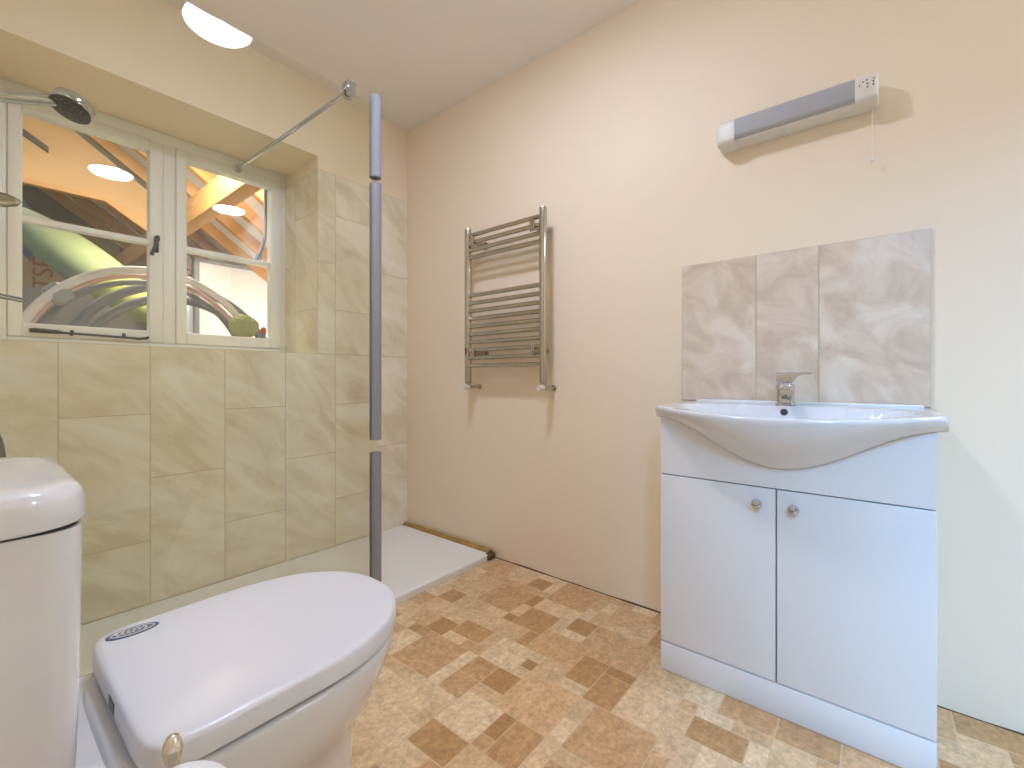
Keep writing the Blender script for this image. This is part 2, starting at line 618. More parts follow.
# joint lines: brown sealant beside the tray, dark joint at the right wall
bm = bmesh.new()
pts = [(W - 0.021 + 0.003 * math.sin(k * 2.3), 1.52 + k * (D - 1.53) / 14, 0.022 + 0.002 * math.sin(k * 1.7)) for k in range(15)]
tube(bm, pts, [0.0215 + 0.002 * math.sin(k * 2.9) for k in range(15)], 10)
obj('trim_1', bm, M['seal'], kind='structure')
bm = bmesh.new()
bmesh.ops.create_icosphere(bm, subdivisions=3, radius=1)
for v in bm.verts:
    k = 1 + 0.22 * math.sin(v.co.x * 5 + 1) * math.cos(v.co.y * 6) + 0.12 * math.sin(v.co.z * 9)
    v.co = Vector((1.686 + v.co.x * 0.03 * k, 1.508 + v.co.y * 0.017 * k, max(0.0, 0.018 + v.co.z * 0.021 * k)))
tag(obj('sealant_lump', bm, M['clump']), 'dark brown lump of old sealant at the outer corner of the shower tray', 'sealant')
bm = bmesh.new()
n = 40
pts = []
for k in range(n):
    y = YR + (1.49 - YR) * k / (n - 1)
    pts.append((W - 0.001, y, 0.001))
tube(bm, pts, [0.0028 + 0.0014 * math.sin(k * 2.1) + 0.001 * math.sin(k * 5.3) for k in range(n)], 8)
obj('trim_2', bm, M['grime'], kind='structure')

# ------------------------------------------------------------------ window in its deep recess
WY = 2.58
bm = bmesh.new()
gx = (0.055, 0.105, 0.590, 0.643, 1.128, 1.185)
zs = (1.046, 1.086, 2.012, 2.066)
box(bm, 0.055, 0.108, WY, WY + 0.075, 1.046, 2.066, 0.003)
box(bm, 1.125, 1.155, WY, WY + 0.075, 1.046, 2.066, 0.003)
box(bm, 0.108, 1.125, WY, WY + 0.075, 1.046, 1.082, 0.003)
box(bm, 0.108, 1.125, WY, WY + 0.075, 2.016, 2.066, 0.003)
box(bm, 0.592, 0.640, WY, WY + 0.075, 1.082, 2.016, 0.003)
win = obj('window_1', bm, M['frame'], kind='structure')


def casement(x0, x1, px0, px1):
    """sash from x0..x1 with panes px0..px1"""
    y0, y1 = WY - 0.006, WY + 0.05
    z0, z1, pz0, pz1, bz = 1.083, 2.014, 1.137, 1.968, 1.546
    bm = bmesh.new()
    box(bm, x0, px0, y0, y1, z0, z1, 0.004)
    box(bm, px1, x1, y0, y1, z0, z1, 0.004)
    box(bm, px0, px1, y0, y1, z0, pz0, 0.004)
    box(bm, px0, px1, y0, y1, pz1, z1, 0.004)
    box(bm, px0, px1, y0 + 0.006, y1 - 0.004, bz - 0.012, bz + 0.012, 0.004)
    s = obj('casement', bm, M['frame'], win, kind='structure')
    for a, b in ((pz0, bz - 0.012), (bz + 0.012, pz1)):
        sub('pane', bx(px0 - 0.002, px1 + 0.002, WY + 0.028, WY + 0.032, a - 0.002, b + 0.002), M['pane'], s, smooth=0)
    return s


ca = casement(0.109, 0.591, 0.148, 0.541)
cb = casement(0.641, 1.124, 0.684, 1.072)
# latch on the left casement
bm = bmesh.new()
box(bm, 0.556, 0.574, WY - 0.014, WY - 0.006, 1.50, 1.575, 0.003)
tube(bm, [(0.566, WY - 0.012, 1.556), (0.566, WY - 0.035, 1.556)], 0.008, 12)
tube(bm, [(0.566, WY - 0.034, 1.572), (0.562, WY - 0.036, 1.55), (0.552, WY - 0.04, 1.515), (0.540, WY - 0.044, 1.478)], [0.007, 0.009, 0.007, 0.008], 10)
sub('latch', bm, M['black_iron'], ca)
# casement stay on the bottom rail
bm = bmesh.new()
zy = WY - 0.022
tube(bm, [(0.165, zy, 1.107), (0.18, zy, 1.108), (0.245, zy, 1.106), (0.26, zy, 1.104), (0.47, zy, 1.098), (0.50, zy, 1.096), (0.525, zy, 1.100), (0.535, zy, 1.106)],
     [0.008, 0.0095, 0.0085, 0.005, 0.005, 0.006, 0.006, 0.005], 10)
for x in (0.285, 0.448):
    tube(bm, [(x, WY - 0.004, 1.100), (x, zy, 1.101), (x, zy, 1.116)], 0.006, 10)
sub('stay', bm, M['black_iron'], ca)

# ------------------------------------------------------------------ shower tray, screen, support bar, foam
tr = bmesh.new()
loft(tr, [rrect(z, XL + 0.001 + d, 1.684 - d, 1.503 + d, D - 0.008 - d, 0.02) for z, d in
          ((0.0, 0.001), (0.003, 0.0), (0.026, 0.0), (0.030, 0.004), (0.0302, 0.012))] +
     [rrect(0.0302, XL + 0.03, 1.66, 1.525, D - 0.035, 0.03), rrect(0.027, XL + 0.045, 1.645, 1.54, D - 0.05, 0.03)])
t = thing('shower_tray', 'low white rectangular shower tray on the floor along the tiled wall', 'shower tray', (0.8, 1.86, 0))
obj('tray', tr, M['acrylic'], t)

GY = 1.53
g = thing('shower_screen', 'clear fixed glass shower screen standing on the tray front edge', 'shower screen', (0.5, GY, 0.03))
obj('glass_panel', bx(XL + 0.012, 1.031, GY - 0.004, GY + 0.004, 0.0306, 1.997), M['glass'], g, smooth=0)
obj('wall_channel', bx(XL + 0.001, XL + 0.03, GY - 0.011, GY + 0.011, 0.031, 1.997, bev=0.002), M['chrome'], g)


def foam(z0, z1, label):
    bm = bmesh.new()
    cx, cy, ro, ri = 1.031, GY, 0.0225, 0.010
    prof = []
    a0 = math.asin(0.0048 / ro)
    b0 = math.asin(0.0048 / ri)
    for k in range(29):                         # slit faces the glass (towards -X)
        a = PI + a0 + (2 * PI - 2 * a0) * k / 28
        prof.append((cx + ro * math.cos(a), cy + ro * math.sin(a)))
    for k in range(17):
        a = PI - b0 - (2 * PI - 2 * b0) * k / 16
        prof.append((cx + ri * math.cos(a), cy + ri * math.sin(a)))
    loft(bm, [[Vector((x, y, z)) for x, y in prof] for z in (z0, z1)])
    o = obj('foam_tube', bm, M['foam'], None, smooth=35)
    return tag(o, label, 'foam tube', 'grey foam tubes on the edge of the glass screen')


foam(1.712, 2.034, 'short topmost grey foam tube on the upright edge of the shower glass')
foam(0.676, 1.688, 'long middle grey foam tube on the upright edge of the shower glass')
foam(0.032, 0.626, 'lowest grey foam tube on the glass edge, going down behind the toilet lid')

b = thing('support_bar', 'slim chrome bar bracing the top of the shower glass to the window head', 'support bar', (0.912, GY, 2.0))
bm = bmesh.new()
tube(bm, [(0.915, GY + 0.012, 2.000), (0.905, 2.568, 2.012)], 0.0085, 16)
obj('bar', bm, M['chrome'], b)
bm = bmesh.new()
lathe(bm, [(0.02, 0), (0.02, 0.008), (0.013, 0.012), (0.013, 0.03)], (0.905, 2.579, 2.012), '-Y', 24)
obj('wall_flange', bm, M['chrome'], b)
bm = bmesh.new()
box(bm, 0.899, 0.931, GY - 0.021, GY - 0.0045, 1.976, 2.028, 0.002)
box(bm, 0.899, 0.931, GY + 0.0045, GY + 0.022, 1.976, 2.028, 0.002)
box(bm, 0.899, 0.931, GY - 0.0045, GY + 0.0045, 1.9975, 2.028)
obj('glass_clamp', bm, M['chrome'], b)

# ------------------------------------------------------------------ shower fittings on the left wall
SX, SY = -0.03, 1.80
s = thing('riser_rail_shower', 'chrome shower riser rail with tilted round handset in front of the window', 'shower', (SX, SY, 1.0))
bm = bmesh.new()
tube(bm, [(SX, SY, 0.95), (SX, SY, 1.78)], 0.011, 16)
obj('riser_rail', bm, M['chrome'], s)
for z in (0.97, 1.76):
    bm = bmesh.new()
    tube(bm, [(XL, SY, z), (SX, SY, z)], [0.016, 0.014], 16)
    obj('rail_bracket', bm, M['chrome'], s)
bm = bmesh.new()
box(bm, SX - 0.018, SX + 0.03, SY - 0.02, SY + 0.02, 1.635, 1.68, 0.006)
obj('slider', bm, M['chrome'], s)
bm = bmesh.new()
tube(bm, [(SX + 0.01, SY, 1.658), (0.04, SY, 1.664), (0.10, SY, 1.683), (0.145, SY, 1.699), (0.165, SY, 1.704)], [0.013, 0.0165, 0.0165, 0.015, 0.014], 20)
hs = obj('handset_handle', bm, M['chrome'], s)
hr = Matrix.Translation((0.2005, SY - 0.012, 1.703)) @ Matrix.Rotation(R(20), 4, 'Y') @ Matrix.Rotation(R(-12), 4, 'X')
rot3 = hr.to_3x3().to_4x4()
bm = bmesh.new()
lathe(bm, [(0.0, 0.0165), (0.040, 0.016), (0.046, 0.0135), (0.048, 0.009), (0.0492, -0.012), (0.048, -0.0155), (0.044, -0.016)], hr.translation, rot3, 40)
hd = obj('shower_head', bm, M['chrome'], s)
bm = bmesh.new()
lathe(bm, [(0.0, -0.0155), (0.0455, -0.0155), (0.0455, -0.0175), (0.043, -0.0190), (0.0, -0.0195)], hr.translation, rot3, 40)
sub('spray_plate', bm, mat('dark_spray_plate', (62, 60, 56), 0.35), hd)
bm = bmesh.new()
for (r_, n_) in ((0.012, 5), (0.026, 9), (0.035, 14)):
    for k in range(n_):
        a = 2 * PI * k / n_
        p = hr @ Vector((r_ * math.cos(a), r_ * math.sin(a), -0.0205))
        bmesh.ops.create_icosphere(bm, subdivisions=1, radius=0.0019, matrix=Matrix.Translation(p))
nz = sub('nozzle', bm, M['steel'], hd)
nz['kind'] = 'stuff'
bm = bmesh.new()


def smooth_path(pts, n=8):
    P = [Vector(p) for p in pts]
    out = []
    for i in range(len(P) - 1):
        p0, p1, p2, p3 = P[max(i - 1, 0)], P[i], P[i + 1], P[min(i + 2, len(P) - 1)]
        for k in range(n):
            t_ = k / n
            out.append(0.5 * ((2 * p1) + (p2 - p0) * t_ + (2 * p0 - 5 * p1 + 4 * p2 - p3) * t_ ** 2 + (3 * p1 - p0 - 3 * p2 + p3) * t_ ** 3))
    out.append(P[-1])
    return out


hp = [(SX + 0.012, SY, 1.64), (-0.045, SY - 0.03, 1.55), (-0.05, SY - 0.04, 1.25), (-0.02, SY - 0.03, 0.98), (0.022, SY, 0.86), (0.048, SY, 0.79), (0.064, SY, 0.73),
      (0.066, SY, 0.62), (0.04, SY, 0.53), (-0.01, SY, 0.51), (-0.045, SY, 0.60), (-0.05, SY, 0.82)]
tube(bm, smooth_path(hp), 0.0085, 12)
obj('hose', bm, M['steel'], s)
bm = bmesh.new()
tube(bm, [(XL, SY, 0.86), (-0.03, SY, 0.86)], [0.03, 0.026], 24)
box(bm, -0.078, -0.03, SY - 0.1, SY + 0.1, 0.84, 0.88, 0.015, 3)
obj('valve', bm, M['chrome'], s)
bm = bmesh.new()
lathe(bm, [(0, 0.0), (0.04, 0.002), (0.062, 0.012), (0.066, 0.02), (0.062, 0.019), (0.04, 0.008), (0, 0.006)], (0.036, SY, 1.378), 'Z', 36)
tube(bm, [(SX, SY, 1.388), (-0.01, SY, 1.388)], 0.009, 10)
obj('soap_dish', bm, M['satin'], s)
# wire caddy: only the ends of two rods reach the frame
c = thing('wire_caddy', 'thin wire shower basket whose two rod ends reach in at the left edge', 'shower caddy', (-0.04, 1.65, 1.1))
for k in range(4):
    bm = bmesh.new()
    y = 1.57 + 0.055 * k
    e_ = (0.092, 0.094, 0.03, 0.02)[k] if k < 2 else 0.02
    tube(bm, [(XL, y, 1.14), (-0.03, y, 1.128), (0.03, y, 1.118), (e_, y, 1.108)] if e_ > 0.04 else [(XL, y, 1.14), (-0.03, y, 1.128), (e_, y, 1.118)], 0.0028, 8)
    obj('rod', bm, M['steel'], c)
bm = bmesh.new()
tube(bm, [(-0.06, 1.56, 1.137), (-0.06, 1.745, 1.137)], 0.003, 8)
tube(bm, [(0.0, 1.56, 1.124), (0.0, 1.745, 1.124)], 0.003, 8)
obj('cross_wire', bm, M['steel'], c)

# ------------------------------------------------------------------ towel radiator
t = thing('towel_radiator', 'chrome ladder towel radiator fixed on the cream wall', 'radiator', (1.65, 1.376, 0.9))
RX = 1.632
for y in (1.61, 1.142):
    bm = bmesh.new()
    lathe(bm, [(0, 0.895), (0.012, 0.895), (0.0165, 0.899), (0.0175, 0.905), (0.0175, 1.675), (0.0165, 1.682), (0.012, 1.686), (0, 1.687)], (RX, y, 0), 'Z', 24)
    p = obj('upright', bm, M['satin'], t)
    if y > 1.5:
        bm = bmesh.new()
        box(bm, RX - 0.0185, RX - 0.0172, y - 0.006, y + 0.006, 1.04, 1.075)
        q = sub('sticker', bm, M['red'], p)
        q['label'] = 'small red sticker'
for z in [1.645, 1.607, 1.569, 1.531] + [1.338 - 0.0395 * k for k in range(10)]:
    bm = bmesh.new()
    tube(bm, [(RX - 0.004, 1.61, z), (RX - 0.004, 1.142, z)], 0.0105, 14)
    obj('rung', bm, M['satin'], t)
for y in (1.565, 1.19):
    for z in (1.607, 1.045):
        bm = bmesh.new()
        tube(bm, [(RX - 0.018, y, z), (W - 0.002, y, z)], [0.014, 0.011], 16)
        tube(bm, [(W - 0.012, y, z), (W - 0.001, y, z)], 0.02, 16)
        box(bm, RX - 0.020, RX - 0.012, y - 0.014, y + 0.014, z - 0.026, z + 0.026, 0.003)
        obj('bracket', bm, M['satin'], t)
for y in (1.61, 1.142):
    bm = bmesh.new()
    tube(bm, [(RX, y, 0.896), (RX, y, 0.880), (RX + 0.010, y, 0.874), (W - 0.001, y, 0.874)], 0.008, 14)
    tube(bm, [(RX, y, 0.884), (RX, y, 0.895)], 0.0155, 14)
    tube(bm, [(W - 0.006, y, 0.874), (W - 0.0005, y, 0.874)], 0.014, 18)
    v = obj('valve', bm, M['satin'], t)
    bm = bmesh.new()
    tube(bm, [(RX + 0.004, y, 0.876), (RX - 0.010, y, 0.876), (RX - 0.034, y, 0.876)], [0.011, 0.0135, 0.0125], 16)
    sub('valve_cap', bm, M['plastic'], v)

# ------------------------------------------------------------------ vanity cabinet
VX, VY0, VY1 = 1.393, -0.115, 0.521
v = thing('vanity_cabinet', 'white two door vanity cabinet on the stone pattern floor below the basin', 'cabinet', (1.55, 0.2, 0))
bm = bmesh.new()
box(bm, VX + 0.019, W - 0.004, VY0 + 0.002, VY0 + 0.018, 0.0, 0.79)
box(bm, VX + 0.019, W - 0.004, VY1 - 0.018, VY1 - 0.002, 0.0, 0.79)
box(bm, VX + 0.019, W - 0.02, VY0 + 0.018, VY1 - 0.018, 0.075, 0.091)
box(bm, W - 0.02, W - 0.004, VY0 + 0.018, VY1 - 0.018, 0.0, 0.66)
obj('carcass', bm, M['gloss'], v, smooth=0)
obj('plinth', bx(VX, VX + 0.018, VY0, VY1, 0.001, 0.088, bev=0.0015), M['gloss'], v)
for (a, b_, ky) in ((0.2045, VY1, 0.247), (VY0, 0.2015, 0.161)):
    d = obj('door', bx(VX, VX + 0.018, a, b_, 0.0915, 0.616, bev=0.002, seg=3), M['gloss'], v)
    bm = bmesh.new()
    lathe(bm, [(0.006, 0), (0.006, 0.010), (0.0125, 0.014), (0.0135, 0.019), (0.011, 0.024), (0.005, 0.0265), (0, 0.027)], (VX, ky, 0.573), '-X', 24)
    sub('knob', bm, M['chrome'], d)

# top panel, scooped out along the underside of the basin
BC = 0.198


def bell(y):
    u = (y - BC) / (0.335 if y > BC else 0.331)
    u = max(-1, min(1, u))
    return (0.5 + 0.5 * math.cos(PI * u)) ** 0.9, u


bm = bmesh.new()
ys_ = [VY0 + (VY1 - VY0) * k / 60 for k in range(61)]
edge_ = [(y, 0.6195) for y in ys_] + [(y, 0.799 - 0.126 * bell(y)[0] - 0.0012) for y in reversed(ys_)]
loft(bm, [[Vector((x, y, z)) for y, z in edge_] for x in (VX, VX + 0.017)])
obj('top_panel', bm, M['gloss'], v, smooth=30)

# basin: semi-recessed, bulging front
BY0, BY1, BZ = -0.133, 0.529, 0.836
NB = 96


bm = bmesh.new()
rows = []
for i in range(NB + 1):
    y = BY0 + (BY1 - BY0) * i / NB
    B, u = bell(y)
    edge = max(0.0, 1 - min(y - BY0, BY1 - y) / 0.012)          # rounded ends
    dz = 0.008 * edge * edge
    arc = (1 - abs(u) ** 2.3)
    xf = 1.374 - 0.116 * arc                                    # rim line in plan
    xb = W - 0.012
    zb = 0.799 - 0.126 * B                                      # where the front meets the cabinet
    zt = BZ - dz - 0.0155 * arc
    col = [Vector((xb, y, zb)), Vector((xb, y, BZ - dz - 0.003)), Vector((xb - 0.004, y, BZ - dz))]
    NT = 40
    x_in0, x_in1 = 1.578, xf + 0.018                            # bowl from behind the overflow to the rim
    uu = abs((y - BC) / 0.285)
    for k in range(NT + 1):
        s_ = k / NT
        x = (xb - 0.012) + (xf + 0.008 - xb + 0.012) * s_
        q = abs(2 * (x - x_in1) / (x_in0 - x_in1) - 1)
        rr_ = (q ** 3.2 + uu ** 3.2) ** (1 / 3.2)
        dep = 0.0
        if rr_ < 1:
            dep = 0.105 * (1 - rr_ ** 3.0) ** 0.8
        base = (BZ - dz) + (zt - BZ + dz) * max(0.0, min(1.0, (1.60 - x) / (1.60 - xf)))
        col.append(Vector((x, y, base - dep)))
    zr = col[-1].z
    col.append(Vector((xf + 0.003, y, zr - 0.0012)))
    col.append(Vector((xf + 0.0008, y, zr - 0.004)))
    col.append(Vector((xf, y, zr - 0.009)))
    NF = 14
    for k in range(1, NF + 1):
        s_ = k / NF
        z = (zr - 0.009) + (zb - zr + 0.009) * s_
        xe = 1.389
        x = xf + (xe - xf) * (0.25 * s_ + 0.75 * s_ ** 2.2)
        col.append(Vector((min(x, xe), y, z)))
    rows.append([bm.verts.new(p) for p in col])
m_ = len(rows[0])
for A, B_ in zip(rows, rows[1:]):
    for k in range(m_):
        bm.faces.new((A[k], A[(k + 1) % m_], B_[(k + 1) % m_], B_[k]))
bm.faces.new(rows[0])
bm.faces.new(rows[-1])
bs = thing('basin', 'white ceramic basin with bulging front set on the vanity cabinet', 'basin', (1.5, BC, 0.80))
obj('bowl', bm, M['white'], bs, smooth=50)
# raised back ledge
obj('back_ledge', bx(W - 0.04, W - 0.0125, BY0 + 0.02, BY1 - 0.03, BZ - 0.004, BZ + 0.008, bev=0.004, seg=3), M['white'], bs)
bm = bmesh.new()
rot = Matrix.Rotation(R(-58), 4, 'Y')
lathe(bm, [(0, 0.006), (0.0095, 0.006), (0.011, -0.004)], (1.5735, 0.208, 0.815), rot, 20)
obj('overflow', bm, M['dark'], bs)
bm = bmesh.new()
lathe(bm, [(0, 0.004), (0.018, 0.004), (0.022, 0.0)], (1.43, BC, 0.727), 'Z', 24)
obj('drain', bm, M['chrome'], bs)

# tap
tx, ty = 1.617, 0.209
t = thing('basin_tap', 'chrome single lever mixer tap at the back of the white basin', 'tap', (tx, ty, BZ))
bm = bmesh.new()
loft(bm, [rrect(z, tx - a, tx + a, ty - b_, ty + b_, 0.012) for z, a, b_ in
          ((BZ + 0.0004, .028, .0265), (BZ + 0.004, .028, .0265), (BZ + 0.007, .025, .0235), (BZ + 0.060, .024, .0225), (BZ + 0.066, .022, .0205))])
obj('body', bm, M['chrome'], t)
bm = bmesh.new()
secs = []
for k in range(9):
    s_ = k / 8
    x = tx - 0.012 - 0.100 * s_
    yc = ty - 0.016 * s_
    zc = BZ + 0.040 + 0.010 * math.sin(s_ * 2.2) - 0.006 * s_
    h_, w_ = 0.015 - 0.004 * s_, 0.019 - 0.002 * s_
    secs.append([Vector((x, yc + w_ * math.cos(2 * PI * q / 20), zc + h_ * math.sin(2 * PI * q / 20))) for q in range(20)])
loft(bm, secs)
sp = obj('spout', bm, M['chrome'], t)
bm = bmesh.new()
lathe(bm, [(0.0, -0.012), (0.0105, -0.012), (0.0125, -0.010), (0.0125, 0.002)], (tx - 0.100, ty - 0.014, BZ + 0.034), 'Z', 20)
sub('aerator', bm, M['steel'], sp)
bm = bmesh.new()
secs = []
for k in range(12):
    s_ = k / 11
    y = ty + 0.0235 - 0.092 * s_
    w_ = 0.023 - 0.011 * max(0, s_ - 0.4) / 0.6
    z1 = BZ + 0.100 + 0.002 * s_
    th_ = 0.0335 if s_ < 0.45 else max(0.0075, 0.0335 - 0.06 * (s_ - 0.45) ** 0.6)
    secs.append([p for p in [Vector((tx - 0.004 - 0.010 * s_ + a * w_, y, z1 - b_ * th_)) for a, b_ in
                             ((-0.8, 0), (0.8, 0), (1, 0.1), (1, 0.9), (0.8, 1), (-0.8, 1), (-1, 0.9), (-1, 0.1))]])
loft(bm, secs)
obj('lever', bm, M['chrome'], t, smooth=35)

# splashback
sp = thing('splashback', 'three upright beige stone tiles as splashback on the wall behind the basin', 'splashback', (W, 0.215, 0.84))
TZ0, TZ1 = 0.838, 1.341
for (a, b_) in ((0.3095, 0.558), (0.132, 0.3085), (-0.129, 0.131)):
    t_ = random.random()
    o = tiled('tile', [(a, TZ0, b_, TZ1, (t_, t_, t_))], lambda u, z: (W - 0.009, u, z), M['splash'], sp, kind=None)
    sm = o.modifiers.new('thick', 'SOLIDIFY')
    sm.thickness = 0.008
    sm.offset = 0
    o.location.x += 0.004
bm = bmesh.new()
box(bm, W - 0.010, W - 0.001, 0.3085, 0.3095, TZ0, TZ1)
box(bm, W - 0.010, W - 0.001, 0.131, 0.132, TZ0, TZ1)
obj('grout', bm, M['grout'], sp, smooth=0)

# shaver light over the basin
LX0, LZ0, LZ1 = 1.640, 1.722, 1.799
l = thing('shaver_light', 'long white wall light with blue grey diffuser and shaver socket above the basin', 'wall light', (W, 0.2, 1.76))


def lamp_prof(x0, z0, z1, r=0.014):
    pts = []
    for (cx, cz, a0, rr) in ((x0 + r, z1 - r, 90, r), (x0 + r, z0 + r, 180, r)):
        for k in range(6):
            a = R(a0 + 90 * k / 5)
            pts.append((cx + rr * math.cos(a), cz + rr * math.sin(a)))
    return [(W - 0.001, z1)] + pts + [(W - 0.001, z0)]


def lamp_seg(name, y0, y1, m, x0=LX0, z0=LZ0, z1=LZ1, ends=0.0):
    bm = bmesh.new()
    e = abs(ends)
    ys = [(y0, e), (y0 + e * 0.35, e * 0.35), (y0 + e, 0)] if ends < 0 else [(y0, 0)]
    ys2 = [(y1 - e, 0), (y1 - e * 0.35, e * 0.35), (y1, e)] if ends > 0 else [(y1, 0)]
    loft(bm, [[Vector((x, y, z)) for x, z in lamp_prof(x0 + d, z0 + d * 0.5, z1 - d * 0.5)] for y, d in ys + ys2])
    return obj(name, bm, m, l)


lamp_seg('housing', 0.025, 0.375, M['plastic'], x0=LX0 + 0.012, z0=LZ0 + 0.002, z1=LZ1 - 0.003)
lamp_seg('diffuser', 0.039, 0.362, M['diffuser'], z0=LZ0 + 0.008)
lamp_seg('end_cap', 0.362, 0.420, M['plastic'], ends=0.010)
ec = lamp_seg('end_cap', -0.016, 0.039, M['plastic'], ends=-0.010)
bm = bmesh.new()
for (y, z, w_, h_) in ((0.020, 1.776, 0.004, 0.003), (0.012, 1.779, 0.003, 0.005), (0.028, 1.768, 0.002, 0.006), (0.010, 1.768, 0.004, 0.004), (0.010, 1.759, 0.004, 0.004), (-0.004, 1.778, 0.003, 0.003), (-0.003, 1.770, 0.004, 0.004), (-0.003, 1.761, 0.004, 0.004)):
    box(bm, LX0 - 0.0006, LX0 + 0.003, y - w_ / 2, y + w_ / 2, z - h_ / 2, z + h_ / 2)
sub('socket_hole', bm, M['dark'], ec)['kind'] = 'stuff'
bm = bmesh.new()
tube(bm, [(1.690, 0.0, LZ0 + 0.002), (1.690, 0.0, 1.575)], 0.0011, 8)
pc = obj('pull_cord', bm, M['plastic'], l)
bm = bmesh.new()
lathe(bm, [(0.002, 0.018), (0.0045, 0.014), (0.0055, 0.002), (0.004, 0), (0, 0)], (1.690, 0.0, 1.558), 'Z', 14)
sub('cord_pull', bm, M['plastic'], pc)

# ------------------------------------------------------------------ toilet
TY = 0.868
t = thing('toilet', 'white close coupled toilet with its lid down in the left foreground', 'toilet', (0.25, TY, 0))
bm = bmesh.new()
S = [(0.0, .02, .520, .29, .119), (0.012, .02, .522, .29, .120), (.03, .022, .516, .29, .116), (.12, .03, .514, .29, .114), (.20, .035, .516, .295, .118), (.245, .045, .524, .30, .130), (.285, .06, .541, .315, .151), (.325, .08, .560, .33, .173),
     (.365, .10, .575, .345, .187), (.398, .115, .585, .355, .194), (.4145, .12, .5885, .355, .197), (.420, .122, .5865, .355, .195), (.4215, .130, .578, .355, .187)]
loft(bm, [dring(z, a, b_, c_, w_, TY, ef=2.15, eb=5) for z, a, b_, c_, w_ in S])
obj('pan', bm, M['white'], t, smooth=60)
bm = bmesh.new()
loft(bm, [rrect(z, XL + 0.006 + d, 0.165 - d, TY - 0.172 + d, TY + 0.196 - d, 0.03) for z, d in ((0.30, 0.05), (0.335, 0.012), (0.36, 0.0), (0.398, 0.0), (0.406, 0.004), (0.408, 0.012))])
obj('rear_deck', bm, M['white'], t, smooth=60)
bm = bmesh.new()
loft(bm, [dring(z, a, b_, c_, w_, TY, ef=2.15, eb=9) for z, a, b_, c_, w_ in ((.4217, .152, .574, .355, .183), (.4222, .150, .577, .355, .186), (.4302, .150, .577, .355, .186), (.4308, .152, .574, .355, .183))])
obj('seat', bm, M['dark'], t)['label'] = 'thin seat under the lid, painted dark as the shade of the gap'  # painted dark to stand for the shade between lid and pan
bm = bmesh.new()
LS = [(.4310, .140, .588, .355, .196), (.4320, .1365, .5915, .355, .1995), (.436, .1355, .5925, .355, .2005), (.459, .1365, .5915, .355, .1995), (.4635, .1378, .5902, .355, .1982), (.4662, .141, .587, .355, .195), (.4675, .148, .580, .355, .188),
      (.4688, .22, .50, .355, .11), (.4692, .30, .42, .355, .04)]
loft(bm, [dring(z, a, b_, c_, w_, TY, ef=2.15, eb=9) for z, a, b_, c_, w_ in LS])
lid = obj('lid', bm, M['lidplastic'], t, smooth=60)
lid['label'] = 'smooth white closed lid with an oval sticker'
# sticker
stc = Matrix.Translation((0.192, 1.026, 0.4684)) @ Matrix.Rotation(R(-4), 4, 'Z')


def ellipse(bm, a, b_, z0, z1, n=40):
    loft(bm, [[stc @ Vector((a * math.cos(2 * PI * k / n), b_ * math.sin(2 * PI * k / n), z)) for k in range(n)] for z in (z0, z1)])
    return bm


st = sub('sticker', ellipse(bmesh.new(), 0.037, 0.018, -0.0012, 0.0004), M['stickerblue'], lid)
st['label'] = 'small oval blue and grey sticker'
sub('sticker_print', ellipse(bmesh.new(), 0.033, 0.0148, 0.0003, 0.0007), M['stickergrey'], lid)
bm = bmesh.new()
for k in range(6):
    x = -0.022 + 0.0078 * k
    pts = [stc @ Vector((x + 0.003 * math.sin(q * 1.7 + k), -0.006 + 0.003 * q, 0.0010)) for q in range(5)]
    tube(bm, pts, 0.0009, 6)
tube(bm, [stc @ Vector((0.030 * math.cos(a), 0.0128 * math.sin(a), 0.0008)) for a in [2 * PI * k / 40 for k in range(40)]], 0.0007, 6, closed=True)
sub('sticker_lettering', bm, M['paper'], lid)
# green label on the back edge of the lid
sub('label_strip', bx(0.1355, 0.1372, 0.838, 0.872, 0.438, 0.455), M['green'], lid)
# cistern
bm = bmesh.new()
CX0, CX1, CY0, CY1 = XL + 0.004, 0.091, TY - 0.170, TY + 0.172
loft(bm, [rrect(z, CX0, CX1 - d, CY0 + d, CY1 - d, 0.035) for z, d in ((0.405, 0.02), (0.412, 0.012), (0.44, 0.006), (0.56, 0.003), (0.70, 0.001), (0.7495, 0.001))])
ci = obj('cistern', bm, M['white'], t, smooth=60)
sub('cistern_gap_shade', (lambda bm_: loft(bm_, [rrect(z, CX0 + 0.004, CX1 - 0.004, CY0 + 0.004, CY1 - 0.004, 0.035) for z in (0.7494, 0.7525)]))(bmesh.new()), M['dark'], ci)  # dark strip, shade of the joint below the cistern lid put into colour
bm = bmesh.new()
loft(bm, [rrect(z, CX0 - 0.001 + 0.3 * d, CX1 + 0.004 - d, CY0 - 0.009 + d, CY1 + 0.009 - d, 0.058) for z, d in
          ((0.7525, 0.006), (0.7545, 0.001), (0.758, 0.0), (0.782, 0.0015), (0.790, 0.0035), (0.7955, 0.008), (0.7985, 0.014), (0.8000, 0.024), (0.8008, 0.036))])
sub('cistern_lid', bm, M['white'], ci, smooth=60)
bm = bmesh.new()
lathe(bm, [(0.022, 0.0), (0.022, 0.004), (0.018, 0.006), (0, 0.006)], (-0.035, TY, 0.8003), 'Z', 28)
sub('flush_button', bm, M['chrome'], ci)

